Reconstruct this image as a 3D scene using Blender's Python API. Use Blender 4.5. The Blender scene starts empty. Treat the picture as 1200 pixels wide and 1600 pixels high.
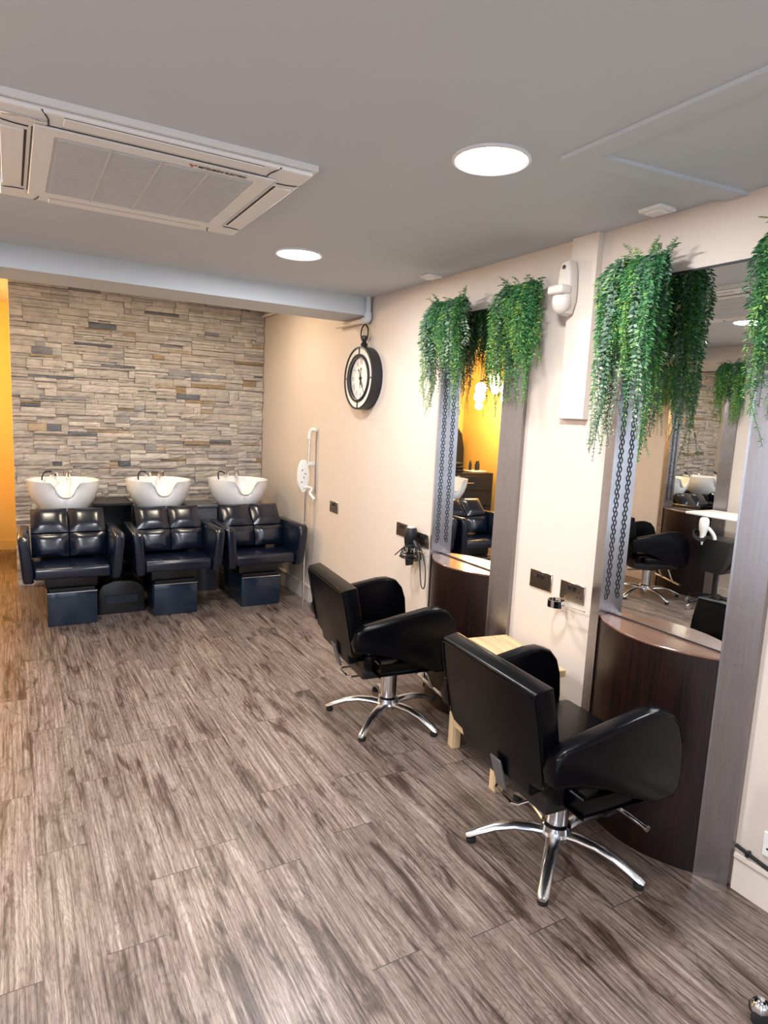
import bpy, bmesh, math, random
from mathutils import Vector, Matrix
random.seed(7)
PI = math.pi
scene = bpy.context.scene
C = scene.collection

# ------------------------------------------------------------ camera
YAW, PITCH, ROLL = math.radians(29.95), math.radians(8.22), math.radians(2.73)
F_PX = 1018.0
fw = Vector((math.sin(YAW) * math.cos(PITCH), math.cos(YAW) * math.cos(PITCH), -math.sin(PITCH)))
rt = Vector((math.cos(YAW), -math.sin(YAW), 0))
up = rt.cross(fw)
r2 = rt * math.cos(ROLL) + up * math.sin(ROLL)
u2 = up * math.cos(ROLL) - rt * math.sin(ROLL)
cam_data = bpy.data.cameras.new('camera')
cam = bpy.data.objects.new('camera', cam_data)
C.objects.link(cam)
m = Matrix((r2, u2, -fw)).transposed().to_4x4()
m.translation = Vector((-2.2, 0, 1.6))
cam.matrix_world = m
cam_data.sensor_fit = 'HORIZONTAL'
cam_data.sensor_width = 36
cam_data.lens = 36 * F_PX / 1200
cam_data.clip_start = 0.05
scene.camera = cam

# ------------------------------------------------------------ view and world
scene.view_settings.view_transform = 'Standard'
scene.view_settings.look = 'None'
scene.view_settings.gamma = 1
scene.view_settings.use_curve_mapping = False
scene.view_settings.exposure = 0.2
world = bpy.data.worlds.new('world')
scene.world = world
world.use_nodes = True
bg = world.node_tree.nodes['Background']
bg.inputs['Color'].default_value = (0.62, 0.76, 1.0, 1)
bg.inputs['Strength'].default_value = 1.0

CEIL = 2.416
REAR = 2.60
WL = -3.72        # left wall
YB = -3.4         # wall behind the camera
YS = 6.36         # stone wall plane
YF = 8.0          # far wall of the passage


def area(name, loc, rot, sx, sy, power, col, shape='RECTANGLE', spread=PI):
    l = bpy.data.lights.new(name, 'AREA')
    l.shape = shape
    l.size = sx
    l.size_y = sy
    l.energy = power
    l.color = col
    l.spread = spread
    o = bpy.data.objects.new(name, l)
    o.location = loc
    o.rotation_euler = rot
    C.objects.link(o)
    return o


# the two lights over the wash basins sit on the rear ceiling behind the beam
BACK = [(-1.95, 5.25), (-0.75, 5.25)]
for x, y in BACK:
    area('downlight_lamp', (x, y, REAR - 0.012), (0, 0, 0), 0.2, 0.2, 13, (1.0, 0.86, 0.64), 'DISK')
DOWN = [(-0.866, 1.747), (-0.88, 3.298), (-0.87, 0.15), (-2.51, 2.951), (-2.75, 1.2), (-2.7, -0.6), (-0.9, -1.5)]
for i, (x, y) in enumerate(DOWN):
    area('downlight_lamp', (x, y, CEIL - 0.012), (0, 0, 0), 0.2, 0.2, (28, 28, 7, 36, 42, 30, 12)[i], (0.95, 0.97, 1.0), 'DISK')
# daylight through the shop window behind the camera
area('window_daylight', (-2.0, YB + 0.02, 1.45), (PI / 2, 0, 0), 2.6, 1.7, 20, (0.72, 0.84, 1.0))
# daylight through the side window on the left wall, nearer the street
area('window_daylight', (WL + 0.02, -1.79, 1.35), (0, -PI / 2, 0), 1.9, 1.25, 28, (0.66, 0.80, 1.0))
PEND = [(-3.28, 6.75, 2.12), (-3.40, 6.95, 2.20), (-3.16, 6.9, 2.02), (-3.3, 7.1, 1.92), (-3.42, 6.72, 2.02)]
for p in PEND:
    l = bpy.data.lights.new('pendant_lamp', 'POINT')
    l.energy = 17
    l.color = (1.0, 0.70, 0.34)
    l.shadow_soft_size = 0.05
    o = bpy.data.objects.new('pendant_lamp', l)
    o.location = (p[0], p[1], p[2] - 0.10)
    C.objects.link(o)


# ------------------------------------------------------------ material helpers
def mat(name, col, rough=0.5, metal=0.0, spec=0.5, coat=0.0, emit=None, estr=0):
    mt = bpy.data.materials.new(name)
    mt.use_nodes = True
    b = mt.node_tree.nodes['Principled BSDF']
    b.inputs['Base Color'].default_value = (*col, 1)
    b.inputs['Roughness'].default_value = rough
    b.inputs['Metallic'].default_value = metal
    b.inputs['Specular IOR Level'].default_value = spec
    b.inputs['Coat Weight'].default_value = coat
    b.inputs['Coat Roughness'].default_value = 0.12
    if emit:
        b.inputs['Emission Color'].default_value = (*emit, 1)
        b.inputs['Emission Strength'].default_value = estr
    return mt


class NT:
    def __init__(s, mt):
        s.t = mt.node_tree
        s.b = s.t.nodes['Principled BSDF']

    def n(s, kind, **kw):
        nd = s.t.nodes.new(kind)
        for k, v in kw.items():
            if k.startswith('i_'):
                key = k[2:]
                nd.inputs[int(key) if key.isdigit() else key.replace('_', ' ')].default_value = v
            else:
                setattr(nd, k, v)
        return nd

    def l(s, a, b):
        s.t.links.new(a, b)

    def math(s, op, a, b=None, c=None):
        nd = s.n('ShaderNodeMath', operation=op)
        for i, v in enumerate((a, b, c)):
            if v is None:
                continue
            if isinstance(v, (int, float)):
                nd.inputs[i].default_value = v
            else:
                s.l(v, nd.inputs[i])
        return nd.outputs[0]

    def ramp(s, fac, stops, interp='LINEAR'):
        nd = s.n('ShaderNodeValToRGB')
        nd.color_ramp.interpolation = interp
        e = nd.color_ramp.elements
        while len(e) < len(stops):
            e.new(0.5)
        for el, (p, c) in zip(e, stops):
            el.position = p
            el.color = (*c, 1)
        s.l(fac, nd.inputs[0])
        return nd.outputs[0]

    def mix(s, fac, a, b, blend='MIX'):
        nd = s.n('ShaderNodeMix', data_type='RGBA', blend_type=blend)
        for sock, v in ((nd.inputs[0], fac), (nd.inputs[6], a), (nd.inputs[7], b)):
            if isinstance(v, (int, float)):
                sock.default_value = v
            elif isinstance(v, tuple):
                sock.default_value = (*v, 1)
            else:
                s.l(v, sock)
        return nd.outputs[2]

    def bump(s, h, strength=0.3, dist=0.01):
        nd = s.n('ShaderNodeBump')
        nd.inputs['Strength'].default_value = strength
        nd.inputs['Distance'].default_value = dist
        s.l(h, nd.inputs['Height'])
        s.l(nd.outputs[0], s.b.inputs['Normal'])

    def noise(s, vec, scale, detail=4, rough=0.55, dist=0.0):
        nd = s.n('ShaderNodeTexNoise')
        nd.inputs['Scale'].default_value = scale
        nd.inputs['Detail'].default_value = detail
        nd.inputs['Roughness'].default_value = rough
        nd.inputs['Distortion'].default_value = dist
        if vec is not None:
            s.l(vec, nd.inputs['Vector'])
        return nd.outputs['Fac']


def painted(name, col, var=0.06, rough=0.6, bump=0.08):
    mt = mat(name, col, rough, spec=0.3)
    t = NT(mt)
    co = t.n('ShaderNodeTexCoord').outputs['Object']
    f = t.noise(co, 1.3, 5)
    a = tuple(c * (1 - var) for c in col)
    b = tuple(min(1, c * (1 + var * 0.6)) for c in col)
    t.l(t.ramp(f, [(0.3, a), (0.7, b)]), t.b.inputs['Base Color'])
    t.bump(t.noise(co, 60, 3), bump, 0.004)
    return mt


def floor_material():
    mt = mat('vinyl_planks', (0.3, 0.25, 0.22), 0.4, spec=0.45)
    t = NT(mt)
    co = t.n('ShaderNodeTexCoord').outputs['Object']
    sp = t.n('ShaderNodeSeparateXYZ')
    t.l(co, sp.inputs[0])
    W = 0.168
    u = t.math('DIVIDE', t.math('ADD', sp.outputs[0], 2.168), W)
    row = t.math('FLOOR', u)
    wn = t.n('ShaderNodeTexWhiteNoise', noise_dimensions='1D')
    t.l(row, wn.inputs['W'])
    v = t.math('ADD', sp.outputs[1], wn.outputs['Value'])
    pl = t.math('FLOOR', v)
    fu = t.math('FRACT', u)
    fv = t.math('FRACT', v)
    # seams
    du = t.math('MINIMUM', fu, t.math('SUBTRACT', 1.0, fu))
    dv = t.math('MINIMUM', fv, t.math('SUBTRACT', 1.0, fv))
    su = t.math('LESS_THAN', du, 0.006)
    sv = t.math('LESS_THAN', dv, 0.0016)
    seam = t.math('MAXIMUM', t.math('MULTIPLY', su, 0.6), sv)
    cid = t.n('ShaderNodeCombineXYZ')
    t.l(row, cid.inputs[0])
    t.l(pl, cid.inputs[1])
    wn2 = t.n('ShaderNodeTexWhiteNoise', noise_dimensions='2D')
    t.l(cid.outputs[0], wn2.inputs['Vector'])
    rnd = wn2.outputs['Value']
    # grain coordinates: stretched along the plank and shifted per plank
    gx = t.math('ADD', t.math('MULTIPLY', sp.outputs[0], 1.0), t.math('MULTIPLY', rnd, 37.0))
    gy = t.math('ADD', t.math('MULTIPLY', sp.outputs[1], 0.022), t.math('MULTIPLY', rnd, 11.0))
    g = t.n('ShaderNodeCombineXYZ')
    t.l(gx, g.inputs[0])
    t.l(gy, g.inputs[1])
    fine = t.noise(g.outputs[0], 95, 7, 0.72, 0.25)
    g3 = t.n('ShaderNodeCombineXYZ')
    t.l(gx, g3.inputs[0])
    t.l(t.math('MULTIPLY', sp.outputs[1], 0.09), g3.inputs[1])
    pores = t.noise(g3.outputs[0], 330, 4, 0.7, 0.1)
    gy2 = t.math('ADD', t.math('MULTIPLY', sp.outputs[1], 0.17), t.math('MULTIPLY', rnd, 11.0))
    g2 = t.n('ShaderNodeCombineXYZ')
    t.l(gx, g2.inputs[0])
    t.l(gy2, g2.inputs[1])
    broad = t.noise(g2.outputs[0], 13, 5, 0.62, 1.1)
    # cathedral rings
    ringn = t.noise(g2.outputs[0], 5.5, 3, 0.5, 0.6)
    rings = t.math('FRACT', t.math('MULTIPLY', ringn, 30.0))
    rings = t.math('ABSOLUTE', t.math('SUBTRACT', rings, 0.5))
    base = t.ramp(fine, [(0.30, (0.035, 0.023, 0.017)), (0.41, (0.118, 0.083, 0.066)), (0.52, (0.218, 0.168, 0.142)), (0.68, (0.36, 0.305, 0.275))])
    c = t.mix(1.0, base, t.ramp(pores, [(0.34, (0.50, 0.46, 0.44)), (0.48, (1, 1, 1)), (0.75, (1.18, 1.17, 1.16))]), 'MULTIPLY')
    dark = t.ramp(broad, [(0.42, (1.12, 1.12, 1.12)), (0.55, (0.92, 0.90, 0.89)), (0.63, (0.42, 0.36, 0.34)), (0.72, (0.20, 0.16, 0.145))])
    c = t.mix(1.0, c, dark, 'MULTIPLY')
    rg = t.ramp(rings, [(0.0, (0.50, 0.46, 0.44)), (0.22, (1, 1, 1))])
    c = t.mix(0.55, c, t.mix(1.0, c, rg, 'MULTIPLY'))
    tone = t.ramp(rnd, [(0.0, (0.78, 0.76, 0.75)), (1.0, (1.12, 1.1, 1.08))])
    c = t.mix(1.0, c, tone, 'MULTIPLY')
    c = t.mix(seam, c, (0.05, 0.038, 0.032))
    t.l(c, t.b.inputs['Base Color'])
    rr = t.ramp(fine, [(0.3, (0.42, 0.42, 0.42)), (0.7, (0.27, 0.27, 0.27))])
    t.l(rr, t.b.inputs['Roughness'])
    h = t.math('SUBTRACT', t.math('MULTIPLY', fine, 0.5), seam)
    t.bump(h, 0.18, 0.002)
    return mt


def stone_material():
    mt = mat('split_face_stone', (0.5, 0.42, 0.34), 0.85, spec=0.2)
    t = NT(mt)
    at = t.n('ShaderNodeAttribute', attribute_name='tone').outputs['Color']
    co = t.n('ShaderNodeTexCoord').outputs['Object']
    f = t.noise(co, 9, 6, 0.6, 0.4)
    st = t.n('ShaderNodeMapping')
    st.inputs['Scale'].default_value = (3, 3, 14)
    t.l(co, st.inputs[0])
    f2 = t.noise(st.outputs[0], 3, 5, 0.65, 0.3)
    c = t.mix(1.0, at, t.ramp(f, [(0.3, (0.82, 0.80, 0.80)), (0.7, (1.1, 1.08, 1.06))]), 'MULTIPLY')
    c = t.mix(t.math('MULTIPLY', t.math('GREATER_THAN', f2, 0.66), 0.35), c, (0.42, 0.30, 0.19))
    t.l(c, t.b.inputs['Base Color'])
    ht = t.math('ADD', t.noise(co, 28, 6, 0.6, 0.6), t.math('MULTIPLY', t.noise(st.outputs[0], 9, 5, 0.6, 0.3), 0.8))
    t.bump(ht, 0.7, 0.012)
    return mt


def wood_material(name, dark, light, axis=2, scale=60, rough=0.4, coat=0.0, stretch=0.05):
    mt = mat(name, light, rough, coat=coat)
    t = NT(mt)
    co = t.n('ShaderNodeTexCoord').outputs['Object']
    mp = t.n('ShaderNodeMapping')
    sc = [1, 1, 1]
    sc[axis] = stretch
    mp.inputs['Scale'].default_value = sc
    t.l(co, mp.inputs[0])
    f = t.noise(mp.outputs[0], scale, 5, 0.6, 0.4)
    t.l(t.ramp(f, [(0.35, dark), (0.62, light)]), t.b.inputs['Base Color'])
    t.bump(f, 0.1, 0.002)
    return mt


def brushed(name, col, rough=0.3):
    mt = mat(name, col, rough, metal=1.0)
    t = NT(mt)
    co = t.n('ShaderNodeTexCoord').outputs['Object']
    mp = t.n('ShaderNodeMapping')
    mp.inputs['Scale'].default_value = (1, 1, 0.03)
    t.l(co, mp.inputs[0])
    f = t.noise(mp.outputs[0], 200, 3, 0.6)
    a = tuple(c * 0.85 for c in col)
    t.l(t.ramp(f, [(0.3, a), (0.7, col)]), t.b.inputs['Base Color'])
    f2 = t.noise(co, 5, 4, 0.6)
    t.l(t.ramp(f2, [(0.3, (rough * .85,) * 3), (0.7, (rough * 1.2,) * 3)]), t.b.inputs['Roughness'])
    return mt


def leather(name, col, rough=0.3, bump=0.25, spec=0.5):
    mt = mat(name, col, rough, spec=spec)
    t = NT(mt)
    co = t.n('ShaderNodeTexCoord').outputs['Object']
    vo = t.n('ShaderNodeTexVoronoi')
    vo.inputs['Scale'].default_value = 260
    t.l(co, vo.inputs['Vector'])
    w = t.noise(co, 7, 3)
    t.bump(t.math('ADD', t.math('MULTIPLY', vo.outputs['Distance'], 0.4), t.math('MULTIPLY', w, 1.6)), bump, 0.003)
    return mt


def leaf_material(name, a, b, c_):
    mt = mat(name, a, 0.5, spec=0.35)
    t = NT(mt)
    at = t.n('ShaderNodeAttribute', attribute_name='tone').outputs['Fac']
    t.l(t.ramp(at, [(0.0, a), (0.5, b), (1.0, c_)]), t.b.inputs['Base Color'])
    return mt


M = {}
M['ceiling'] = painted('ceiling_paint', (0.555, 0.59, 0.625), 0.03, 0.75, 0.03)
M['wall'] = painted('cream_wall_paint', (0.655, 0.56, 0.485), 0.03, 0.5, 0.05)
M['yellow'] = painted('yellow_wall_paint', (0.74, 0.49, 0.15), 0.05, 0.6, 0.08)
M['rearceil'] = painted('rear_ceiling_paint', (0.55, 0.5, 0.42), 0.03, 0.7, 0.03)
M['floor'] = floor_material()
M['stone'] = stone_material()
M['grout'] = mat('stone_backing', (0.06, 0.055, 0.05), 0.9)
M['darkwood'] = wood_material('wenge_veneer', (0.002, 0.0005, 0.0004), (0.015, 0.003, 0.0018), 2, 90, 0.40, 0.0, 0.03)
M['worktop'] = wood_material('glossy_brown_worktop', (0.12, 0.055, 0.035), (0.20, 0.105, 0.072), 1, 60, 0.2, 0.5, 0.08)
M['oak'] = wood_material('light_oak', (0.50, 0.33, 0.16), (0.72, 0.52, 0.29), 1, 45, 0.45, 0.0, 0.06)
M['oakleg'] = wood_material('light_oak_upright', (0.52, 0.36, 0.19), (0.74, 0.55, 0.33), 2, 45, 0.45, 0.0, 0.06)
M['steel'] = brushed('brushed_steel', (0.36, 0.33, 0.325), 0.27)
M['chrome'] = mat('chrome', (0.75, 0.76, 0.78), 0.1, metal=1)
M['aluminium'] = mat('polished_aluminium', (0.72, 0.73, 0.76), 0.22, metal=1)
M['mirror'] = mat('mirror_glass', (0.86, 0.88, 0.88), 0.0, metal=1)
M['leather'] = leather('black_vinyl', (0.0015, 0.0015, 0.0025), 0.25, 0.08, 0.13)
M['leather2'] = leather('navy_black_vinyl', (0.003, 0.006, 0.016), 0.24, 0.10, 0.6)
M['black'] = mat('black_plastic', (0.008, 0.008, 0.01), 0.35)
M['glossblack'] = mat('gloss_black_panel', (0.010, 0.018, 0.034), 0.12)
M['rubber'] = mat('black_rubber', (0.01, 0.01, 0.01), 0.8)
M['grey'] = mat('grey_metal_plate', (0.16, 0.16, 0.17), 0.4, metal=0.6)
M['ceramic'] = mat('white_ceramic', (0.86, 0.85, 0.85), 0.12, coat=0.4)
M['whiteplastic'] = mat('white_plastic', (0.80, 0.79, 0.76), 0.4)
M['acwhite'] = mat('off_white_plastic', (0.80, 0.79, 0.77), 0.45)
M['acgrille'] = mat('grille_plastic', (0.60, 0.60, 0.60), 0.55)
M['acslot'] = mat('dark_slot', (0.012, 0.012, 0.014), 0.6)
M['beige'] = mat('beige_plastic', (0.66, 0.60, 0.54), 0.45)
M['trunk'] = painted('painted_trunking', (0.72, 0.63, 0.55), 0.02, 0.5, 0.02)
M['lamp'] = mat('lit_diffuser', (1, 1, 1), 0.5, emit=(1.0, 0.97, 0.98), estr=9)
M['bulb'] = mat('lit_bulb', (1, 0.9, 0.6), 0.5, emit=(1.0, 0.80, 0.42), estr=16)
M['trimring'] = mat('lamp_rim', (0.78, 0.78, 0.80), 0.4)
M['socket'] = mat('polished_socket_plate', (0.50, 0.43, 0.36), 0.28, metal=1)
M['face'] = mat('clock_face_paper', (0.86, 0.80, 0.75), 0.6)
M['clockring'] = painted('distressed_clock_ring', (0.78, 0.72, 0.64), 0.25, 0.5, 0.1)
M['clockblack'] = mat('clock_case_black', (0.012, 0.012, 0.016), 0.4)
M['ink'] = mat('numeral_ink', (0.30, 0.27, 0.26), 0.6)
M['red'] = mat('red_mark', (0.55, 0.03, 0.03), 0.5)
M['fern'] = leaf_material('fern_leaves', (0.008, 0.050, 0.022), (0.045, 0.19, 0.05), (0.32, 0.46, 0.06))
M['ivy'] = leaf_material('variegated_leaves', (0.03, 0.08, 0.05), (0.11, 0.18, 0.12), (0.50, 0.55, 0.34))
M['wicker'] = None


def wicker_material():
    mt = mat('dark_woven_rattan', (0.05, 0.055, 0.07), 0.5)
    t = NT(mt)
    co = t.n('ShaderNodeTexCoord').outputs['Object']
    br = t.n('ShaderNodeTexBrick')
    br.inputs['Scale'].default_value = 26
    br.inputs['Mortar Size'].default_value = 0.03
    mp = t.n('ShaderNodeMapping')
    mp.inputs['Rotation'].default_value = (PI / 2, 0, 0)
    t.l(co, mp.inputs[0])
    t.l(mp.outputs[0], br.inputs['Vector'])
    br.inputs['Color1'].default_value = (0.13, 0.14, 0.17, 1)
    br.inputs['Color2'].default_value = (0.07, 0.075, 0.10, 1)
    br.inputs['Mortar'].default_value = (0.004, 0.004, 0.006, 1)
    t.l(br.outputs['Color'], t.b.inputs['Base Color'])
    t.bump(t.math('SUBTRACT', 1.0, br.outputs['Fac']), 0.6, 0.01)
    return mt


M['wicker'] = wicker_material()


# ------------------------------------------------------------ mesh helpers
def BM():
    return bmesh.new()


def box(bm, x0, x1, y0, y1, z0, z1, bev=0.0, seg=2):
    r = bmesh.ops.create_cube(bm, size=1)
    vs = r['verts']
    for v in vs:
        v.co = Vector((x0 + (v.co.x + .5) * (x1 - x0), y0 + (v.co.y + .5) * (y1 - y0), z0 + (v.co.z + .5) * (z1 - z0)))
    if bev > 0:
        es = list({e for v in vs for e in v.link_edges})
        bmesh.ops.bevel(bm, geom=es, offset=bev, segments=seg, profile=0.5, affect='EDGES')
    return bm


def prism(bm, pts, a0, a1, axis='z', bev=0.0, seg=2):
    """pts: 2D outline, extruded between a0 and a1 along the axis"""
    def P(p, a):
        if axis == 'z':
            return (p[0], p[1], a)
        if axis == 'y':
            return (p[0], a, p[1])
        return (a, p[0], p[1])
    lo = [bm.verts.new(P(p, a0)) for p in pts]
    hi = [bm.verts.new(P(p, a1)) for p in pts]
    fs = [bm.faces.new(lo), bm.faces.new(hi)]
    n = len(pts)
    for i in range(n):
        fs.append(bm.faces.new((lo[i], lo[(i + 1) % n], hi[(i + 1) % n], hi[i])))
    bmesh.ops.recalc_face_normals(bm, faces=fs)
    if bev > 0:
        es = set(fs[0].edges) | set(fs[1].edges)
        bmesh.ops.bevel(bm, geom=list(es), offset=bev, segments=seg, profile=0.5, affect='EDGES')
    return bm


def lathe(bm, prof, center=(0, 0, 0), seg=32, axis='z', cap=True):
    """prof: list of (radius, height)"""
    rings = []
    for r, h in prof:
        ring = []
        for i in range(seg):
            a = 2 * PI * i / seg
            p = (r * math.cos(a), r * math.sin(a), h)
            if axis == 'x':
                p = (h, r * math.cos(a), r * math.sin(a))
            elif axis == 'y':
                p = (r * math.cos(a), h, r * math.sin(a))
            ring.append(bm.verts.new(Vector(p) + Vector(center)))
        rings.append(ring)
    fs = []
    for a, b in zip(rings, rings[1:]):
        for i in range(seg):
            fs.append(bm.faces.new((a[i], a[(i + 1) % seg], b[(i + 1) % seg], b[i])))
    if cap:
        fs.append(bm.faces.new(rings[0]))
        fs.append(bm.faces.new(rings[-1]))
    bmesh.ops.recalc_face_normals(bm, faces=fs)
    return bm


def tube(bm, pts, rad, seg=10, closed=False, flat=1.0):
    pts = [Vector(p) for p in pts]
    n = len(pts)
    rads = rad if isinstance(rad, (list, tuple)) else [rad] * n
    rings = []
    prev = None
    for i, p in enumerate(pts):
        a = pts[(i - 1) % n] if (closed or i > 0) else p
        b = pts[(i + 1) % n] if (closed or i < n - 1) else p
        t = (b - a).normalized()
        if prev is None:
            ref = Vector((0, 0, 1)) if abs(t.z) < 0.9 else Vector((1, 0, 0))
            s = t.cross(ref).normalized()
        else:
            s = (prev - t * prev.dot(t)).normalized()
        prev = s
        q = t.cross(s)
        rings.append([bm.verts.new(p + (s * math.cos(2 * PI * k / seg) + q * math.sin(2 * PI * k / seg) * flat) * rads[i]) for k in range(seg)])
    fs = []
    rng = range(n) if closed else range(n - 1)
    for i in rng:
        A, B = rings[i], rings[(i + 1) % n]
        for k in range(seg):
            fs.append(bm.faces.new((A[k], A[(k + 1) % seg], B[(k + 1) % seg], B[k])))
    if not closed:
        fs.append(bm.faces.new(rings[0]))
        fs.append(bm.faces.new(rings[-1]))
    bmesh.ops.recalc_face_normals(bm, faces=fs)
    return bm


def smooth_path(pts, n=6):
    """Catmull-Rom through points"""
    P = [Vector(p) for p in pts]
    P = [P[0] * 2 - P[1]] + P + [P[-1] * 2 - P[-2]]
    out = []
    for i in range(1, len(P) - 2):
        for k in range(n):
            t = k / n
            a, b, c, d = P[i - 1:i + 3]
            out.append(0.5 * ((2 * b) + (c - a) * t + (2 * a - 5 * b + 4 * c - d) * t * t + (3 * b - a - 3 * c + d) * t ** 3))
    out.append(P[-2])
    return out


def xf(bm, matrix):
    bmesh.ops.transform(bm, matrix=matrix, verts=bm.verts)
    return bm


def obj(name, bm, material, parent=None, smooth=True, sub=0):
    me = bpy.data.meshes.new(name)
    if smooth:
        for f in bm.faces:
            f.smooth = True
    bm.normal_update()
    if smooth:
        for e in bm.edges:
            if len(e.link_faces) == 2 and e.calc_face_angle(0) > math.radians(38):
                e.smooth = False
    bm.to_mesh(me)
    bm.free()
    me.materials.append(material)
    o = bpy.data.objects.new(name, me)
    C.objects.link(o)
    if parent:
        o.parent = parent
    if sub:
        md = o.modifiers.new('subdivision', 'SUBSURF')
        md.levels = md.render_levels = sub
    return o


def tag(o, label, cat, group=None, kind=None):
    o['label'] = label
    o['category'] = cat
    if group:
        o['group'] = group
    if kind:
        o['kind'] = kind
    return o


def thing(name, label, cat, loc=(0, 0, 0), rz=0, group=None):
    o = bpy.data.objects.new(name, None)
    C.objects.link(o)
    o.location = loc
    o.rotation_euler = (0, 0, rz)
    o.empty_display_size = 0.1
    return tag(o, label, cat, group)


def struct(name, bm, material, label=None):
    o = obj(name, bm, material, smooth=False)
    o['kind'] = 'structure'
    if label:
        o['label'] = label
    return o


def dup(root, loc, rz=0, label=None, group=None):
    def cp(o, parent):
        c = o.copy()
        C.objects.link(c)
        if parent:
            c.parent = parent
        for ch in list(o.children):
            cp(ch, c)
        return c
    r = cp(root, None)
    r.location = loc
    r.rotation_euler = (0, 0, rz)
    if label:
        r['label'] = label
    if group:
        r['group'] = group
    return r


# ------------------------------------------------------------ the room
struct('floor', box(BM(), WL - .1, .1, YB - .1, YF + .1, -.06, 0), M['floor'], 'grey-brown wood-effect vinyl plank floor')
struct('ceiling', box(BM(), WL - .1, .1, YB - .1, 4.14, CEIL, CEIL + .3), M['ceiling'], 'smooth grey ceiling')
struct('ceiling_rear', box(BM(), WL - .1, .1, 4.5, YF + .1, REAR, REAR + .1), M['rearceil'])
struct('beam', box(BM(), WL, -.0, 4.13, 4.52, 2.293, REAR + .1), M['ceiling'], 'grey ceiling beam crossing the room')
struct('wall_right', box(BM(), 0, .1, YB - .1, YF + .1, 0, REAR + .1), M['wall'])
bm = BM()
box(bm, WL - .1, WL, -1.13, 6.4, 0, REAR)
box(bm, WL - .1, WL, YB - .1, -2.45, 0, REAR)
box(bm, WL - .1, WL, -2.45, -1.13, 0, .38)
box(bm, WL - .1, WL, -2.45, -1.13, 2.32, REAR)
struct('wall_left', bm, M['wall'])
bm = BM()
for y in (-2.45, -1.82, -1.19):
    box(bm, WL - .08, WL - .02, y, y + .06, .38, 2.32)
box(bm, WL - .08, WL - .02, -2.45, -1.13, .38, .44)
box(bm, WL - .08, WL - .02, -2.45, -1.13, 2.26, 2.32)
struct('window_2', bm, M['whiteplastic'])
struct('wall_left_rear', box(BM(), WL - .1, WL, 6.4, YF + .1, 0, REAR + .1), M['yellow'])
struct('wall_far', box(BM(), WL, -2.1, YF, YF + .1, 0, REAR + .1), M['yellow'])
bm = BM()
box(bm, -2.185, 0, YS + .005, YF, 0, REAR + .1)
struct('wall_back', bm, M['yellow'])
bm = BM()   # wall behind the camera with the opening of the shop window
box(bm, WL, -3.35, YB - .1, YB, 0, CEIL)
box(bm, -.65, 0, YB - .1, YB, 0, CEIL)
box(bm, -3.35, -.65, YB - .1, YB, 0, .55)
box(bm, -3.35, -.65, YB - .1, YB, 2.35, CEIL)
struct('wall_front', bm, M['wall'])
bm = BM()
for x in (-3.35, -2.03, -.71):
    box(bm, x, x + .06, YB - .08, YB - .02, .55, 2.35)
box(bm, -3.35, -.65, YB - .08, YB - .02, .55, .61)
box(bm, -3.35, -.65, YB - .08, YB - .02, 2.29, 2.35)
struct('window_1', bm, M['whiteplastic'])
for nm, a in (('baseboard_right', [(-.016, 0), (-.016, .115), (-.022, .125), (-.022, .14), (0, .14), (0, 0)]),):
    for (y0, y1) in ((YB, 1.188), (1.95, 2.46), (3.22, YS)):
        bm = prism(BM(), a, y0, y1, 'y')
        o = struct('trim_%d' % (1 + int(y0 * 2 > 0) + int(y0 > 3)), bm, M['trunk'])
        o.name = 'baseboard_right'
bm = BM()
box(bm, WL, WL + .018, YB, 3.70, 0, .13)
box(bm, WL, WL + .018, 4.46, YF, 0, .13)
struct('baseboard_left', bm, M['trunk'])
struct('baseboard_far', box(BM(), WL, -2.185, YF - .018, YF, 0, .10), M['yellow'])

# ceiling hatch frame: two flat strips
bm = BM()
prism(bm, [(-.712, -2.0), (-.632, -2.0), (-.632, 1.512), (-.712, 1.604)], CEIL - .012, CEIL)
prism(bm, [(-.712, 1.604), (-.632, 1.512), (-.002, 1.445), (-.002, 1.53)], CEIL - .012, CEIL)
struct('trim_1', bm, M['ceiling'], 'flat ceiling hatch surround')

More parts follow.
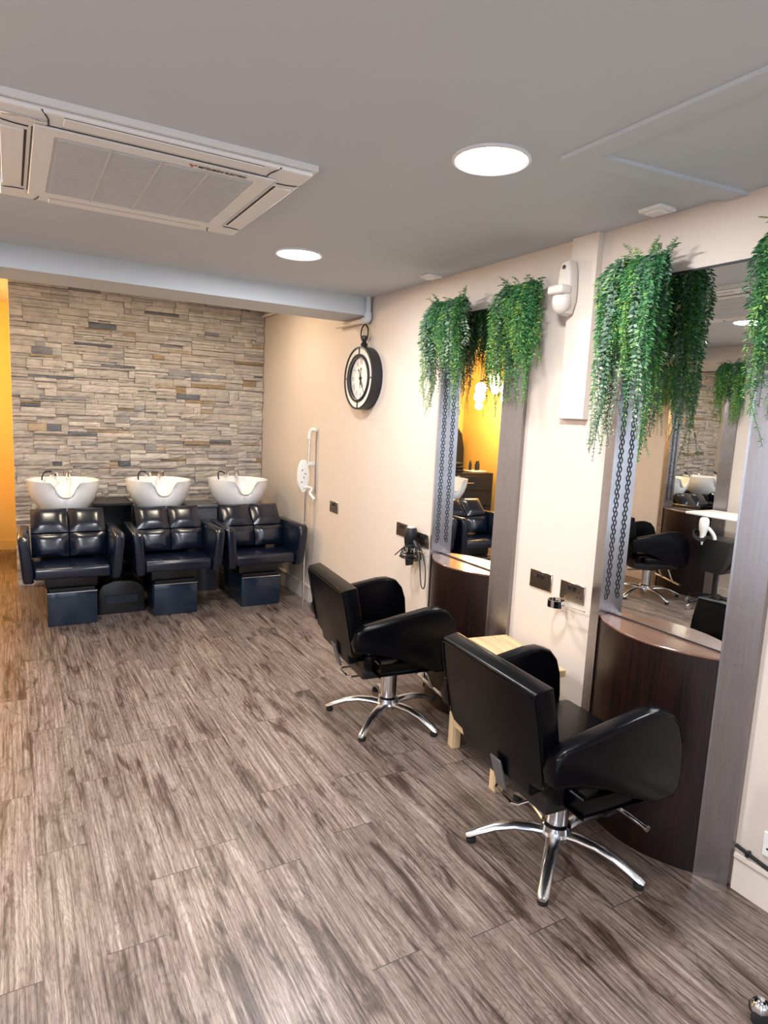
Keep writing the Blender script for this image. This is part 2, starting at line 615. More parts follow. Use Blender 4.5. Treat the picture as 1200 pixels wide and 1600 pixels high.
# ------------------------------------------------------------ stacked stone cladding
def stone_wall():
    rnd = random.Random(3)
    bm = BM()
    lay = bm.loops.layers.float_color.new('tone')
    X0, X1, Z0, Z1 = -2.185, -.006, 0.0, REAR
    base = [(0.53, 0.475, 0.43), (0.57, 0.52, 0.475), (0.48, 0.44, 0.405), (0.60, 0.55, 0.51), (0.54, 0.49, 0.445)]
    odd = [(0.17, 0.18, 0.21), (0.27, 0.27, 0.30), (0.34, 0.25, 0.16), (0.45, 0.36, 0.26), (0.36, 0.35, 0.36), (0.42, 0.40, 0.39)]

    def stone(x0, x1, z0, z1):
        g = 0.0012
        d0 = rnd.uniform(.012, .042)
        y = YS - d0
        col = rnd.choice(odd) if rnd.random() < .12 else rnd.choice(base)
        k = rnd.uniform(.88, 1.1)
        sk = rnd.uniform(-.012, .012)
        sx = rnd.uniform(-.02, .02) if rnd.random() < .4 else 0
        pts = [(x0 + g, z0 + g), (x1 - g, z0 + g), (x1 - g + 0, z1 - g), (x0 + g, z1 - g)]
        nx = max(2, int((x1 - x0) / .035))
        nz = max(2, int((z1 - z0) / .016))
        grid = []
        for j in range(nz + 1):
            r_ = []
            for i in range(nx + 1):
                u, v = i / nx, j / nz
                edge = (i in (0, nx)) or (j in (0, nz))
                yy = y + sk * (v - .5) + sx * (u - .5) + rnd.uniform(-.0035, .0035) + (.004 if edge else 0)
                yy = min(yy, YS - .006)
                r_.append(bm.verts.new((pts[0][0] + u * (x1 - x0 - 2 * g), yy, pts[0][1] + v * (z1 - z0 - 2 * g))))
            grid.append(r_)
        fs = []
        for j in range(nz):
            for i in range(nx):
                fs.append(bm.faces.new((grid[j][i], grid[j][i + 1], grid[j + 1][i + 1], grid[j + 1][i])))
        rim = grid[0] + [grid[j][nx] for j in range(1, nz + 1)] + grid[nz][nx - 1::-1] + [grid[j][0] for j in range(nz - 1, 0, -1)]
        bk = [bm.verts.new((v.co.x, YS, v.co.z)) for v in rim]
        n = len(rim)
        for i in range(n):
            fs.append(bm.faces.new((rim[(i + 1) % n], rim[i], bk[i], bk[(i + 1) % n])))
        # a chipped pale fleck runs across some stones
        for f in fs:
            s = k * rnd.uniform(.93, 1.06)
            for lp in f.loops:
                lp[lay] = (col[0] * s, col[1] * s, col[2] * s, 1)

    z = Z0
    row = 0
    while z < Z1 - .01:
        h = min(.15, Z1 - z)
        off = rnd.uniform(0, .5)
        x = X0 - off
        while x < X1:
            xa, xb = max(x, X0), min(x + .5, X1)
            if xb - xa > .01:
                # within one panel: ledges of uneven height, broken at uneven lengths
                zz = z
                while zz < z + h - .002:
                    hh = rnd.choice([.022, .03, .038, .05, .062])
                    if zz + hh > z + h - .014:
                        hh = z + h - zz
                    xx = xa
                    while xx < xb - .001:
                        ww = rnd.uniform(.07, .34)
                        if xx + ww > xb - .05:
                            ww = xb - xx
                        if hh > .045 and rnd.random() < .4 and ww > .12:
                            s = hh * rnd.uniform(.35, .65)
                            stone(xx, xx + ww, zz, zz + s)
                            stone(xx, xx + ww, zz + s, zz + hh)
                        else:
                            stone(xx, xx + ww, zz, zz + hh)
                        xx += ww
                    zz += hh
            x += .5
        z += h
        row += 1
    o = obj('wall_stone_cladding', bm, M['stone'], smooth=False)
    o['kind'] = 'structure'
    o['label'] = 'split-face stone feature wall in beige and grey'


stone_wall()

# ------------------------------------------------------------ downlights
DL = ['large round ceiling light shining above the front of the room', 'round ceiling light nearest the beam, between the air conditioner and the clock']
rl = None
for i, (x, y) in enumerate(DOWN):
    lab = [DL[0], DL[1], 'round ceiling light behind the hatch strip above the camera', 'round ceiling light on the far side, beyond the air conditioner',
           'round ceiling light over the left side near the front', 'round ceiling light left of the shop window', 'round ceiling light by the shop window near the right wall'][i]
    if rl is None:
        rl = thing('ceiling_light', lab, 'ceiling light', (x, y, CEIL))
        obj('rim', lathe(BM(), [(.124, 0), (.124, -.006), (.116, -.009), (.108, -.004), (.108, 0)], seg=48), M['trimring'], rl)
        obj('diffuser', lathe(BM(), [(.107, 0), (.107, -.005)], seg=48), M['lamp'], rl)
    else:
        dup(rl, (x, y, CEIL), 0, lab)

for (x, y), lab in zip(BACK, ('round ceiling light above the left wash basin, behind the beam', 'round ceiling light above the right wash basin, behind the beam')):
    dup(rl, (x, y, REAR), 0, lab)


# ------------------------------------------------------------ ceiling air conditioner
def air_conditioner():
    t = thing('air_conditioner', 'square off-white ceiling cassette air conditioner with a slatted centre grille', 'air conditioner', (-1.755, 2.60, CEIL))
    h = .47
    bm = BM()
    prism(bm, [(-h, -h), (h, -h), (h, h), (-h, h)], -.018, 0)
    box(bm, -h + .012, h - .012, -h + .012, h - .012, -.034, -.018, .008, 2)
    obj('panel', bm, M['acwhite'], t, smooth=False)
    zb = -.034
    # centre grille
    bm = BM()
    g = .305
    box(bm, -g, g, -g, g, zb - .004, zb)
    n = 46
    for i in range(n):
        y = -g + .012 + (2 * g - .024) * (i + .5) / n
        box(bm, -g + .008, g - .008, y - .003, y + .003, zb - .0085, zb - .004)
    for k in (-.15, 0, .15):
        box(bm, k - .004, k + .004, -g + .006, g - .006, zb - .0095, zb - .004)
    obj('grille', bm, M['acgrille'], t, smooth=False)
    bm = BM()
    f = .362
    for (x0, x1, y0, y1) in ((-f, f, -f, -g), (-f, f, g, f), (-f, -g, -g, g), (g, f, -g, g)):
        box(bm, x0, x1, y0, y1, zb - .007, zb - .001, .002, 1)
    obj('grille_frame', bm, M['acwhite'], t, smooth=False)
    # four louvres, each with a dark outlet slot
    for k in range(4):
        R = Matrix.Rotation(k * PI / 2, 4, 'Z')
        o = obj('louvre', xf(box(BM(), .385, .447, -.29, .29, zb - .004, zb + .001, .002, 1), R), M['acwhite'], t, smooth=False)
        s = BM()
        box(s, .378, .386, -.29, .29, zb - .0015, zb + .001)
        box(s, .446, .449, -.29, .29, zb - .0012, zb + .001)
        obj('outlet_slot', xf(s, R), M['acslot'], o, smooth=False)
        s = BM()
        tube(s, [Vector((.375, .325, zb - .001)), Vector((.41, .327, zb - .001)), Vector((.44, .335, zb - .001)), Vector((.458, .345, zb + .004))], .0022, 6)
        tube(s, [Vector((.375, -.325, zb - .001)), Vector((.41, -.327, zb - .001)), Vector((.44, -.335, zb - .001)), Vector((.458, -.345, zb + .004))], .0022, 6)
        box(s, .364, .367, -.33, .33, zb - .0015, zb + .001)
        obj('seam', xf(s, R), M['acslot'], t, smooth=False)
    obj('status_window', box(BM(), -.385, -.27, -.40, -.385, zb - .006, zb, .002, 1), M['chrome'], t).location = (-.06, 0, 0)
    # maker's mark: three diamonds and the lettering
    bm = BM()
    for a in (90, 210, 330):
        c = Vector((math.cos(math.radians(a)), math.sin(math.radians(a)), 0)) * .0085
        d = Vector((math.cos(math.radians(a)), math.sin(math.radians(a)), 0))
        e = Vector((-d.y, d.x, 0))
        vs = [bm.verts.new(Vector((.09, -.333, zb - .0085)) + q) for q in (Vector((0, 0, 0)), c + e * .005, c * 2, c - e * .005)]
        bm.faces.new(vs)
    obj('emblem', bm, M['red'], t, smooth=False)
    cu = bpy.data.curves.new('lettering', 'FONT')
    cu.body = 'MITSUBISHI ELECTRIC'
    cu.size = .021
    cu.extrude = .0004
    cu.offset = .0004
    tmp = bpy.data.objects.new('tmp', cu)
    me = bpy.data.meshes.new_from_object(tmp)
    bpy.data.objects.remove(tmp)
    me.materials.clear()
    me.materials.append(M['acslot'])
    o = bpy.data.objects.new('lettering', me)
    o.location = (.108, -.326, zb - .009)
    o.rotation_euler = (PI, 0, 0)
    C.objects.link(o)
    o.parent = t
    o.scale = (.78, 1, 1)


air_conditioner()

# ------------------------------------------------------------ wall fittings high up
t = thing('ceiling_sensor', 'small white square ceiling fitting nearest the hatch strips', 'sensor', (-.09, 1.74, CEIL))
obj('housing', box(BM(), -.045, .045, -.05, .05, -.014, 0, .003), M['whiteplastic'], t)
obj('cover', box(BM(), -.028, .028, -.03, .03, -.02, -.014, .002), M['whiteplastic'], t)
dup(t, (-.085, 3.26, CEIL), 0, 'small white square ceiling fitting near the beam, above the first mirror')

t = thing('motion_sensor', 'beige domed motion sensor on the trunking between the mirrors', 'motion sensor', (-.032, 2.20, 2.08))
bm = BM()
prof = [(-.040, .06), (-.042, .10), (-.036, .19), (-.022, .232), (.022, .232), (.036, .19), (.042, .10), (.040, .06), (.024, .01), (0, 0), (-.024, .01)]
prism(bm, prof, -.055, -.0, 'x', .012, 3)
obj('housing', bm, M['beige'], t)
bm = BM()
bmesh.ops.create_uvsphere(bm, u_segments=20, v_segments=12, radius=.05)
xf(bm, Matrix.Translation((-.055, 0, .062)) @ Matrix.Diagonal((.75, .92, 1.15, 1)))
obj('lens', bm, M['beige'], t)
obj('visor', box(BM(), -.105, -.04, -.046, .046, .085, .125, .012, 3), M['beige'], t)
obj('indicator', lathe(BM(), [(.009, -.058), (.009, -.054)], (0, 0, .205), 16, 'x'), M['black'], t)

t = thing('cable_trunking', 'long cream boxed trunking dropping down the wall from the ceiling', 'trunking', (0, 0, 0))
obj('cover', box(BM(), -.03, 0, 2.078, 2.222, 1.634, CEIL, .002, 1), M['trunk'], t, smooth=False)
obj('edge_strip', box(BM(), -.034, 0, 2.068, 2.078, 1.634, CEIL, .001, 1), M['trunk'], t, smooth=False)

t = thing('pipe', 'painted pipe elbow under the beam above the clock', 'pipe', (0, 0, 0))
bm = BM()
tube(bm, [(-.035, 4.105, CEIL), (-.035, 4.105, 2.30)], .019, 12)
obj('vertical_run', bm, M['ceiling'], t)
obj('elbow', tube(BM(), smooth_path([(-.035, 4.105, 2.31), (-.035, 4.107, 2.27), (-.035, 4.14, 2.262), (-.035, 4.17, 2.262)], 4), .026, 12), M['ceiling'], t)
obj('horizontal_run', tube(BM(), [(-.035, 4.16, 2.262), (-.035, 4.60, 2.262)], .017, 12), M['trunk'], t)
tag(obj('conduit', tube(BM(), [(-.03, 5.95, 2.52), (-.03, 6.31, 2.52)], .013, 10), M['trunk']), 'short cream conduit at the top corner of the stone wall', 'conduit')


# ------------------------------------------------------------ clock
def clock():
    t = thing('wall_clock', 'round black pocket-watch wall clock with roman numerals and a top ring', 'clock', (0, 4.14, 1.866))
    D = .078
    R_ = .217
    bm = lathe(BM(), [(R_, 0), (R_, -D), (R_ - .010, -D - .004), (R_ - .014, -D + .01), (R_ - .014, -.012)], seg=64, axis='x', cap=False)
    obj('case', bm, M['clockblack'], t)
    obj('case_back', lathe(BM(), [(R_ - .014, -.015), (R_ - .014, -.005)], seg=64, axis='x'), M['clockblack'], t)
    obj('mirrored_ring', lathe(BM(), [(.148, -D + .006), (.205, -D + .006)], seg=64, axis='x', cap=False), M['clockring'], t)
    obj('inner_rim', lathe(BM(), [(.1515, -.02), (.150, -D - .006), (.157, -D - .008), (.166, -D - .002), (.166, -D + .012)], seg=64, axis='x', cap=False), M['clockblack'], t)
    for k in range(4):
        s = box(BM(), -D - .001, -D + .008, -.003, .003, .165, .206)
        obj('ring_divider', xf(s, Matrix.Rotation(k * PI / 2, 4, 'X')), M['clockblack'], t, smooth=False)
    obj('dial', lathe(BM(), [(.151, -.022), (.151, -.052)], seg=64, axis='x'), M['face'], t)
    rom = ['XII', 'I', 'II', 'III', 'IIII', 'V', 'VI', 'VII', 'VIII', 'IX', 'X', 'XI']
    def stroke(bm, x0, z0, x1, z1, w, ang):
        # clock plane: seen from -x, right hand is -y ; (u, v) -> y=-u, z=v
        d = Vector((x1 - x0, z1 - z0)); n = Vector((-d.y, d.x)).normalized() * w / 2
        q = [(x0 + n.x, z0 + n.y), (x1 + n.x, z1 + n.y), (x1 - n.x, z1 - n.y), (x0 - n.x, z0 - n.y)]
        vs = []
        for u, v in q:
            uu = u * math.cos(ang) + v * math.sin(ang)
            vv = -u * math.sin(ang) + v * math.cos(ang)
            vs.append(bm.verts.new((-.0532, -uu, vv)))
        bm.faces.new(vs)
    for i, s in enumerate(rom):
        ang = i * PI / 6
        wd = {'I': .010, 'V': .018, 'X': .018}
        tot = sum(wd[c] for c in s)
        x = -tot / 2
        bm = BM()
        for c in s:
            w = wd[c]
            if c == 'I':
                stroke(bm, x + w / 2, .098, x + w / 2, .136, .0034, ang)
            elif c == 'V':
                stroke(bm, x + .002, .136, x + w / 2, .098, .0034, ang)
                stroke(bm, x + w - .002, .136, x + w / 2, .098, .002, ang)
            else:
                stroke(bm, x + .002, .136, x + w - .002, .098, .0034, ang)
                stroke(bm, x + w - .002, .136, x + .002, .098, .002, ang)
            x += w
        obj('numeral', bm, M['ink'], t, smooth=False)

    def hand(name, ang, L, w):
        b = BM()
        pts = [(-.002, -.055), (-.008, -.062), (0, -.075), (.008, -.062), (.002, -.055), (w * .5, 0), (w, L * .55), (w * .35, L * .62), (0, L), (-w * .35, L * .62), (-w, L * .55), (-w * .5, 0)]
        vs = []
        for u, v in pts:
            uu = u * math.cos(ang) + v * math.sin(ang)
            vv = -u * math.sin(ang) + v * math.cos(ang)
            vs.append(b.verts.new((-.057, -uu, vv)))
        f = b.faces.new(vs)
        r = bmesh.ops.extrude_face_region(b, geom=[f])
        for v in r['geom']:
            if isinstance(v, bmesh.types.BMVert):
                v.co.x -= .002
        obj(name, b, M['clockblack'], t, smooth=False)
    hand('hour_hand', math.radians(183), .075, .007)
    hand('minute_hand', math.radians(152), .118, .005)
    obj('hand_hub', lathe(BM(), [(.011, -.05), (.011, -.064)], seg=20, axis='x'), M['clockblack'], t)
    obj('crown', lathe(BM(), [(.020, .215), (.026, .235), (.016, .245), (.012, .262), (.020, .268), (.020, .29), (.010, .294)], (-D / 2, 0, 0), 20), M['clockblack'], t)
    obj('hanging_ring', tube(BM(), [(-D / 2, .052 * math.cos(a), .310 + .058 * math.sin(a)) for a in [2 * PI * k / 32 for k in range(32)]], .0055, 8, True), M['clockblack'], t)


clock()


# ------------------------------------------------------------ sockets
def socket(y, z, label, white=False, x=0):
    t = thing('wall_socket', label, 'socket', (x, y, z))
    mt = M['whiteplastic'] if white else M['socket']
    obj('plate', box(BM(), -.007, 0, -.0735, .0735, -.043, .043, .002, 1), mt, t)
    for s in (-1, 1):
        obj('switch', box(BM(), -.012, -.006, s * .014 - .006, s * .014 + .006, .010, .032, .001, 1), M['whiteplastic'] if white else M['black'], t)
        b = BM()
        c = s * .045
        box(b, -.0076, -.006, c - .004, c + .004, .004, .016)
        box(b, -.0076, -.006, c - .014, c - .006, -.018, -.011)
        box(b, -.0076, -.006, c + .006, c + .014, -.018, -.011)
        obj('pin_holes', b, M['acslot'], t, smooth=False)
    return t


socket(2.27, .862, 'metal double socket left of the pair between the two mirrors')
socket(2.065, .856, 'metal double socket right of the pair, nearest the second mirror')
socket(3.318, .862, 'metal double socket tucked against the first mirror frame')
socket(3.56, .885, 'metal double socket hidden behind the hanging hairdryer')
socket(4.605, .885, 'metal double socket alone on the wall below the clock')
socket(1.033, .225, 'white plastic double socket low on the wall at the right edge', True)
bm = BM()
tube(bm, smooth_path([(-.014, 1.19, .165), (-.014, 1.12, .155), (-.014, 1.06, .148), (-.014, 1.0, .15), (-.014, .7, .15)], 5), .007, 8)
t = thing('cable', 'black cable clipped along the top of the skirting', 'cable')
obj('cord', bm, M['rubber'], t)
for y in (1.145, 1.05, .93):
    obj('clip', box(BM(), -.024, -.002, y - .006, y + .006, .148, .168, .003), M['black'], t)


# ------------------------------------------------------------ styling stations
def station():
    t = thing('styling_station', 'second styling station nearer the camera, its mirror showing the opposite side of the salon', 'styling station', (0, 1.567, 0), 0)
    a = .2725
    for s in (-1, 1):
        pr = [(0, s * a), (-.078, s * a), (-.074, s * (a + .006)), (-.022, s * (a + .096)), (0, s * (a + .096))]
        o = obj('upright', prism(BM(), pr, 0, 2.19, 'z'), M['steel'], t, smooth=False)
        b = BM()
        z = .90
        k = 0
        while z < 2.12:
            cy = s * (a - .0012)
            cx = -.038 + (.004 if k % 2 else -.004)
            L, w = .013, .0085
            ring = [(cx + w * math.cos(q), cy, z + L * math.sin(q)) for q in [2 * PI * i / 10 for i in range(10)]]
            tube(b, ring, .0017, 5, True)
            z += .0185
            k += 1
        obj('chain_inlay', b, M['acslot'], o)
    obj('mirror', box(BM(), -.008, 0, -a, a, .82, 2.185), M['mirror'], t, smooth=False)
    obj('mirror_top_edge', box(BM(), -.012, 0, -a, a, 2.185, 2.192), M['acslot'], t, smooth=False)

    obj('mirror_foot_strip', box(BM(), -.0105, -.008, -a, a, .8225, .828), M['acslot'], t, smooth=False)

    def arc(front, n=24, x0=-.068):
        # circular-like bow from upright to upright
        return [(x0 + front * 1.0 * (1 - (2 * i / n - 1) ** 2) * -1, -a + 2 * a * i / n) for i in range(n + 1)]
    pts = arc(.100) + [(-.0, a), (-.0, -a)]
    o = obj('cabinet', prism(BM(), pts, 0, .813, 'z'), M['darkwood'], t)
    pts = arc(.102) + [(-.0085, a), (-.0085, -a)]
    obj('worktop', prism(BM(), pts, .813, .822, 'z', .002, 1), M['worktop'], t)
    return t


st = station()
dup(st, (0, 2.837, 0), 0, 'first styling station below the two joined ferns, its mirror glowing yellow')
dup(st, (WL, 4.08, 0), PI, 'styling station on the opposite wall, seen only in the near mirror')


# dryer rings beside the stations
def ring_holder(y, label):
    t = thing('dryer_holder', label, 'holder', (-.055, y, .80))
    b = lathe(BM(), [(.041, .016), (.041, -.016), (.036, -.016), (.036, .016), (.041, .016)], seg=32, cap=False)
    obj('ring', b, M['chrome'], t)
    obj('rod', tube(BM(), [(0, -.040, 0), (.004, -.165, .004)], .0035, 8), M['chrome'], t)
    return t


ring_holder(2.105, 'empty chrome dryer ring on a thin rod beside the second station')
ring_holder(3.375, 'chrome ring on a thin rod holding the black hairdryer')


def hairdryer(loc, label, matl, tilt=0.0, rz=0.0, L=1.0, cord=True):
    t = thing('hairdryer', label, 'hairdryer', loc, rz)
    b = lathe(BM(), [(.010, .135), (.034, .132), (.041, .11), (.042, .07), (.037, .03), (.028, .0), (.024, -.03), (.024, -.05), (.014, -.055)], seg=24)
    obj('body', b, matl, t)
    obj('rear_filter', lathe(BM(), [(.026, .132), (.026, .139)], seg=24), M['beige'], t)
    b = prism(BM(), [(-.013, -.05), (.013, -.05), (.006, -.105), (-.006, -.105)], -.028, .028, 'y', .003)
    obj('nozzle', b, matl, t)
    h = tube(BM(), smooth_path([(-.02, .0, .06), (-.055, .0, .03), (-.085, .005, -.01), (-.10, .01, -.05)], 4), .0155, 12)
    obj('handle', h, matl, t)
    return t


hd = hairdryer((-.055, 3.375, .80), 'black hairdryer hanging nozzle down beside the first mirror', M['black'], rz=math.radians(100))
c = BM()
tube(c, smooth_path([(-.09, .03, -.04), (-.06, -.05, .03), (.0, -.08, .02), (.01, -.10, -.06), (.01, -.12, -.16), (.01, -.14, -.215), (.01, -.17, -.20), (.01, -.165, -.08), (.01, -.10, .03), (.02, -.05, .045)], 6), .0035, 7)
for k in range(6):
    r_ = .043 + .006 * (k % 3)
    zc = -.02 - .008 * k
    tube(c, [(r_ * math.cos(q) - .01, r_ * math.sin(q), zc + .012 * math.sin(q + k)) for q in [2 * PI * i / 20 for i in range(20)]], .0038, 6, True)
o = obj('cord', c, M['rubber'], hd)
o.rotation_euler = (0, 0, -math.radians(100))


# ------------------------------------------------------------ fern plants
def plant(seed, W, H, top, ivy=0.3):
    """fern and variegated foliage; hangs from local z=top down, spread along y, towards -x"""
    rnd = random.Random(seed)
    out = []

    def leaf(bm, lay, p, dr, ll, ww, tn):
        nr = dr.cross(Vector((rnd.uniform(-1, -.3), rnd.uniform(-.5, .5), rnd.uniform(-.5, .7)))).normalized()
        q = [p, p + dr * ll * .4 + nr * ww * .5, p + dr * ll + Vector((0, 0, -ll * .15)), p + dr * ll * .4 - nr * ww * .5]
        for v in q:
            if v.x > -.004:
                v.x = -.004
        f = bm.faces.new([bm.verts.new(v) for v in q])
        for lp in f.loops:
            lp[lay] = (tn, tn, tn, 1)

    def strand(bm, lay, pts, step, lmin, lmax, wr, tone0, stemr=.0009):
        path = smooth_path(pts, 8)
        nf = len(bm.faces)
        tube(bm, path, stemr, 3)
        bm.faces.ensure_lookup_table()
        for f in bm.faces[nf:]:
            for lp in f.loops:
                lp[lay] = (.05, .05, .05, 1)
        total = sum((b - a).length for a, b in zip(path, path[1:]))
        acc, run = 0, 0
        side0 = Vector((rnd.uniform(-.8, .3), 1, 0)).normalized()
        for a, b in zip(path, path[1:]):
            seg = (b - a).length
            tdir = (b - a).normalized()
            d = step - acc
            while d < seg:
                p = a + tdir * d
                fr = (run + d) / total
                taper = 1 - .55 * max(0, fr - .55) / .45
                for sg in (-1, 1):
                    ll = rnd.uniform(lmin, lmax) * taper
                    dr = (side0 * sg + tdir * rnd.uniform(.15, .7) + Vector((rnd.uniform(-.8, .2), rnd.uniform(-.35, .35), rnd.uniform(-.25, .35)))).normalized()
                    tn = min(1, max(0, .45 * tone0 + .5 * rnd.random() ** 1.5 + .28 * fr - .12))
                    leaf(bm, lay, p, dr, ll, ll * wr, tn)
                d += step
            acc = seg - (d - step)
            run += seg
    for kind in ('fern', 'ivy'):
        bm = BM()
        lay = bm.loops.layers.float_color.new('tone')
        n = int(135 * (1 - ivy * .6)) if kind == 'fern' else int(100 * ivy)
        for s_ in range(n):
            y0 = rnd.uniform(-W / 2, W / 2)
            edge = abs(y0) / (W * .5)
            L = H * (.28 + .30 * rnd.random() + .42 * max(0, edge - .25) * rnd.random() ** .5)
            if rnd.random() < .22 and edge > .5:
                L = H * rnd.uniform(.8, 1.0)
            if kind == 'ivy':
                y0 = rnd.uniform(.12, .46) * W if rnd.random() < .6 else -rnd.uniform(.25, .5) * W
                L = H * rnd.uniform(.35, 1.02)
            ox = -rnd.uniform(.012, .10)
            rise = rnd.uniform(.0, .035)
            wob = lambda: rnd.uniform(-.026, .026)
            p0 = Vector((-.03, y0 * .8, top - .02))
            pts = [p0, p0 + Vector((ox * .5, y0 * .08, rise)), p0 + Vector((ox, y0 * .18 + wob(), -.04)),
                   p0 + Vector((ox * 1.1 + wob() * .5, y0 * .2 + wob(), -L * .35)),
                   p0 + Vector((ox * 1.0 + wob() * .5, y0 * .2 + wob() * 1.5, -L * .7)),
                   p0 + Vector((min(ox * .9, -.012), y0 * .2 + wob() * 2, -L))]
            if kind == 'fern':
                strand(bm, lay, pts, .0078, .011, .028, .32, rnd.random())
            else:
                strand(bm, lay, pts, .017, .017, .030, .52, rnd.random(), .0012)
        if kind == 'fern':
            # stray fronds that arch up and sideways out of the clump
            for k in range(16):
                y0 = rnd.uniform(-W / 2, W / 2) * .9
                z0 = top if k < 9 else top - rnd.uniform(.1, H * .75)
                s1 = 1 if y0 > 0 else -1
                L = rnd.uniform(.05, .10)
                up_ = rnd.uniform(.35, 1.0) if k < 9 else rnd.uniform(-.5, .1)
                p0 = Vector((-.05, y0 * (1 if k < 9 else 1.15), z0))
                d = Vector((rnd.uniform(-.6, .0), s1 * rnd.uniform(.2, 1), up_)).normalized() * L
                strand(bm, lay, [p0, p0 + d * .5 + Vector((0, 0, .008)), p0 + d + Vector((0, 0, -.012))], .0075, .014, .024, .3, rnd.random())
        out.append(bm)
    return out


def add_plant(name_label, loc, seed, W, H, ivy, rz=0):
    t = thing('hanging_fern', name_label, 'plant', loc, rz)
    a, b = plant(seed, W, H, .045, ivy=ivy)
    o1 = obj('fern_fronds', a, M['fern'], t, smooth=False)
    o2 = obj('trailing_leaves', b, M['ivy'], t, smooth=False)
    o2['label'] = 'pale variegated trailing leaves'
    return t


TOP = 2.19
pA = add_plant('artificial fern cascading from the left top of the first mirror, farthest from the camera', (-.045, 3.02, TOP), 11, .34, .60, .30)
pB = add_plant('artificial fern hanging over the right top of the first mirror', (-.045, 2.45, TOP), 12, .24, .56, .06)
pC = add_plant('largest artificial fern with pale leaves on the left top of the second mirror', (-.045, 1.785, TOP), 13, .27, .74, .36)
pD = add_plant('artificial fern cut by the right edge, on the right top of the second mirror', (-.045, 1.15, TOP), 14, .24, .66, .10)
dup(pB, (WL + .045, 3.76, TOP), PI, 'artificial fern on the opposite wall, on the near upright of that mirror')
dup(pD, (WL + .045, 4.40, TOP), PI, 'artificial fern on the opposite wall, on the far upright of that mirror')


# ------------------------------------------------------------ styling chair
def styling_chair(label, loc, rz, base_rot):
    t = thing('styling_chair', label, 'chair', loc, rz)
    L = M['leather']
    # backrest: leaning slab, outline in (y, height)
    out = [(-.275, .40), (-.283, .30), (-.283, .09), (-.262, .055), (-.205, .045), (-.20, 0), (.20, 0), (.205, .045), (.262, .055), (.283, .09), (.283, .30), (.275, .40)]
    b = prism(BM(), out, -.04, .04, 'x', .014, 3)
    lean = math.radians(-11)
    R = Matrix.Translation((-.275, 0, .405)) @ Matrix.Rotation(lean, 4, 'Y')
    xf(b, R)
    obj('backrest', b, L, t)
    b = BM()
    for xx in (-.041, .041):
        tube(b, [(xx, -.262, .386), (xx, .262, .386)], .0035, 6)
    tube(b, [(-.041, -.270, .386), (-.041, -.278, .30), (-.041, -.278, .09)], .003, 6)
    tube(b, [(-.041, .270, .386), (-.041, .278, .30), (-.041, .278, .09)], .003, 6)
    obj('piping', xf(b, R), L, t)
    # seat
    b = box(BM(), -.25, .245, -.262, .262, .365, .465, .03, 4)
    obj('seat', b, L, t)
    obj('seat_pan', box(BM(), -.24, .20, -.20, .20, .305, .375, .015, 2), M['black'], t)
    prof = [(-.335, .505), (-.345, .545), (-.335, .600), (-.30, .622), (-.10, .662), (.04, .688), (.10, .690), (.15, .674), (.188, .632), (.212, .565), (.222, .47), (.218, .40),
            (.19, .365), (.10, .362), (.0, .40), (-.12, .455), (-.24, .49)]
    for s in (-1, 1):
        b = prism(BM(), prof, s * .275, s * .345, 'y', .016, 3)
        o = obj('armrest', b, L, t)
        bb = BM()
        for yy in (.2765, .3435):
            tube(bb, [(x, s * yy, z) for x, z in [(-.325, .592), (-.30, .611), (-.10, .651), (.04, .677), (.10, .679), (.143, .664), (.178, .626), (.200, .562)]], .003, 6)
        obj('piping', bb, L, o)
        obj('side_pad', box(BM(), -.20, .05, s * .262, s * .318, .375, .435, .014, 3), L, t)
    b = box(BM(), -.004, .004, -.03, .03, -.075, .05, .002, 1)
    xf(b, Matrix.Translation((-.298, .0, .435)) @ Matrix.Rotation(math.radians(-18), 4, 'Y'))
    o = obj('back_bracket', b, M['grey'], t)
    o.location = (-.03, -.045, -.02)
    # mechanism, column, base
    obj('mechanism', box(BM(), -.075, .075, -.06, .06, .262, .31, .01, 2), M['black'], t)
    obj('column', lathe(BM(), [(.043, .075), (.043, .262)], seg=28), M['chrome'], t)
    obj('column_collar', lathe(BM(), [(.056, .085), (.056, .108), (.045, .116)], seg=28), M['chrome'], t)
    obj('pump_handle', tube(BM(), [(-.05, .04, .268), (-.17, .065, .270), (-.235, .075, .272), (-.255, .06, .272), (-.258, -.045, .272), (-.245, -.06, .272), (-.18, -.055, .270), (-.05, -.03, .268)], .0055, 8), M['chrome'], t)
    b = BM()
    lathe(b, [(.03, .05), (.058, .055), (.062, .075), (.05, .094), (.02, .10)], seg=24)
    obj('base_hub', b, M['aluminium'], t)
    for k in range(5):
        a = base_rot - rz + k * 2 * PI / 5
        path = [(.035, .072, .026), (.09, .082, .027), (.16, .083, .025), (.23, .070, .023), (.29, .046, .0215), (.325, .030, .020), (.338, .026, .014)]
        b = tube(BM(), [(r_, 0, z_) for r_, z_, w_ in path], [w_ for r_, z_, w_ in path], 12, flat=.62)
        xf(b, Matrix.Rotation(a, 4, 'Z'))
        o = obj('leg', b, M['aluminium'], t)
        f = lathe(BM(), [(.017, 0), (.019, .004), (.019, .016), (.012, .02)], (.318, 0, 0), 16)
        xf(f, Matrix.Rotation(a, 4, 'Z'))
        obj('foot_pad', f, M['rubber'], o)
    b = BM()
    tube(b, [(.225, -.22, .165), (.225, .22, .165)], .0105, 12)
    obj('footrest_bar', b, M['chrome'], t)
    b = BM()
    for s in (-1, 1):
        tube(b, smooth_path([(.14, s * .10, .31), (.17, s * .10, .27), (.20, s * .10, .20), (.225, s * .10, .165)], 4), .008, 8)
        lathe(b, [(.013, s * .216), (.013, s * .226)], (.225, 0, .165), 12, 'y')
    obj('footrest_arms', b, M['chrome'], t)
    return t


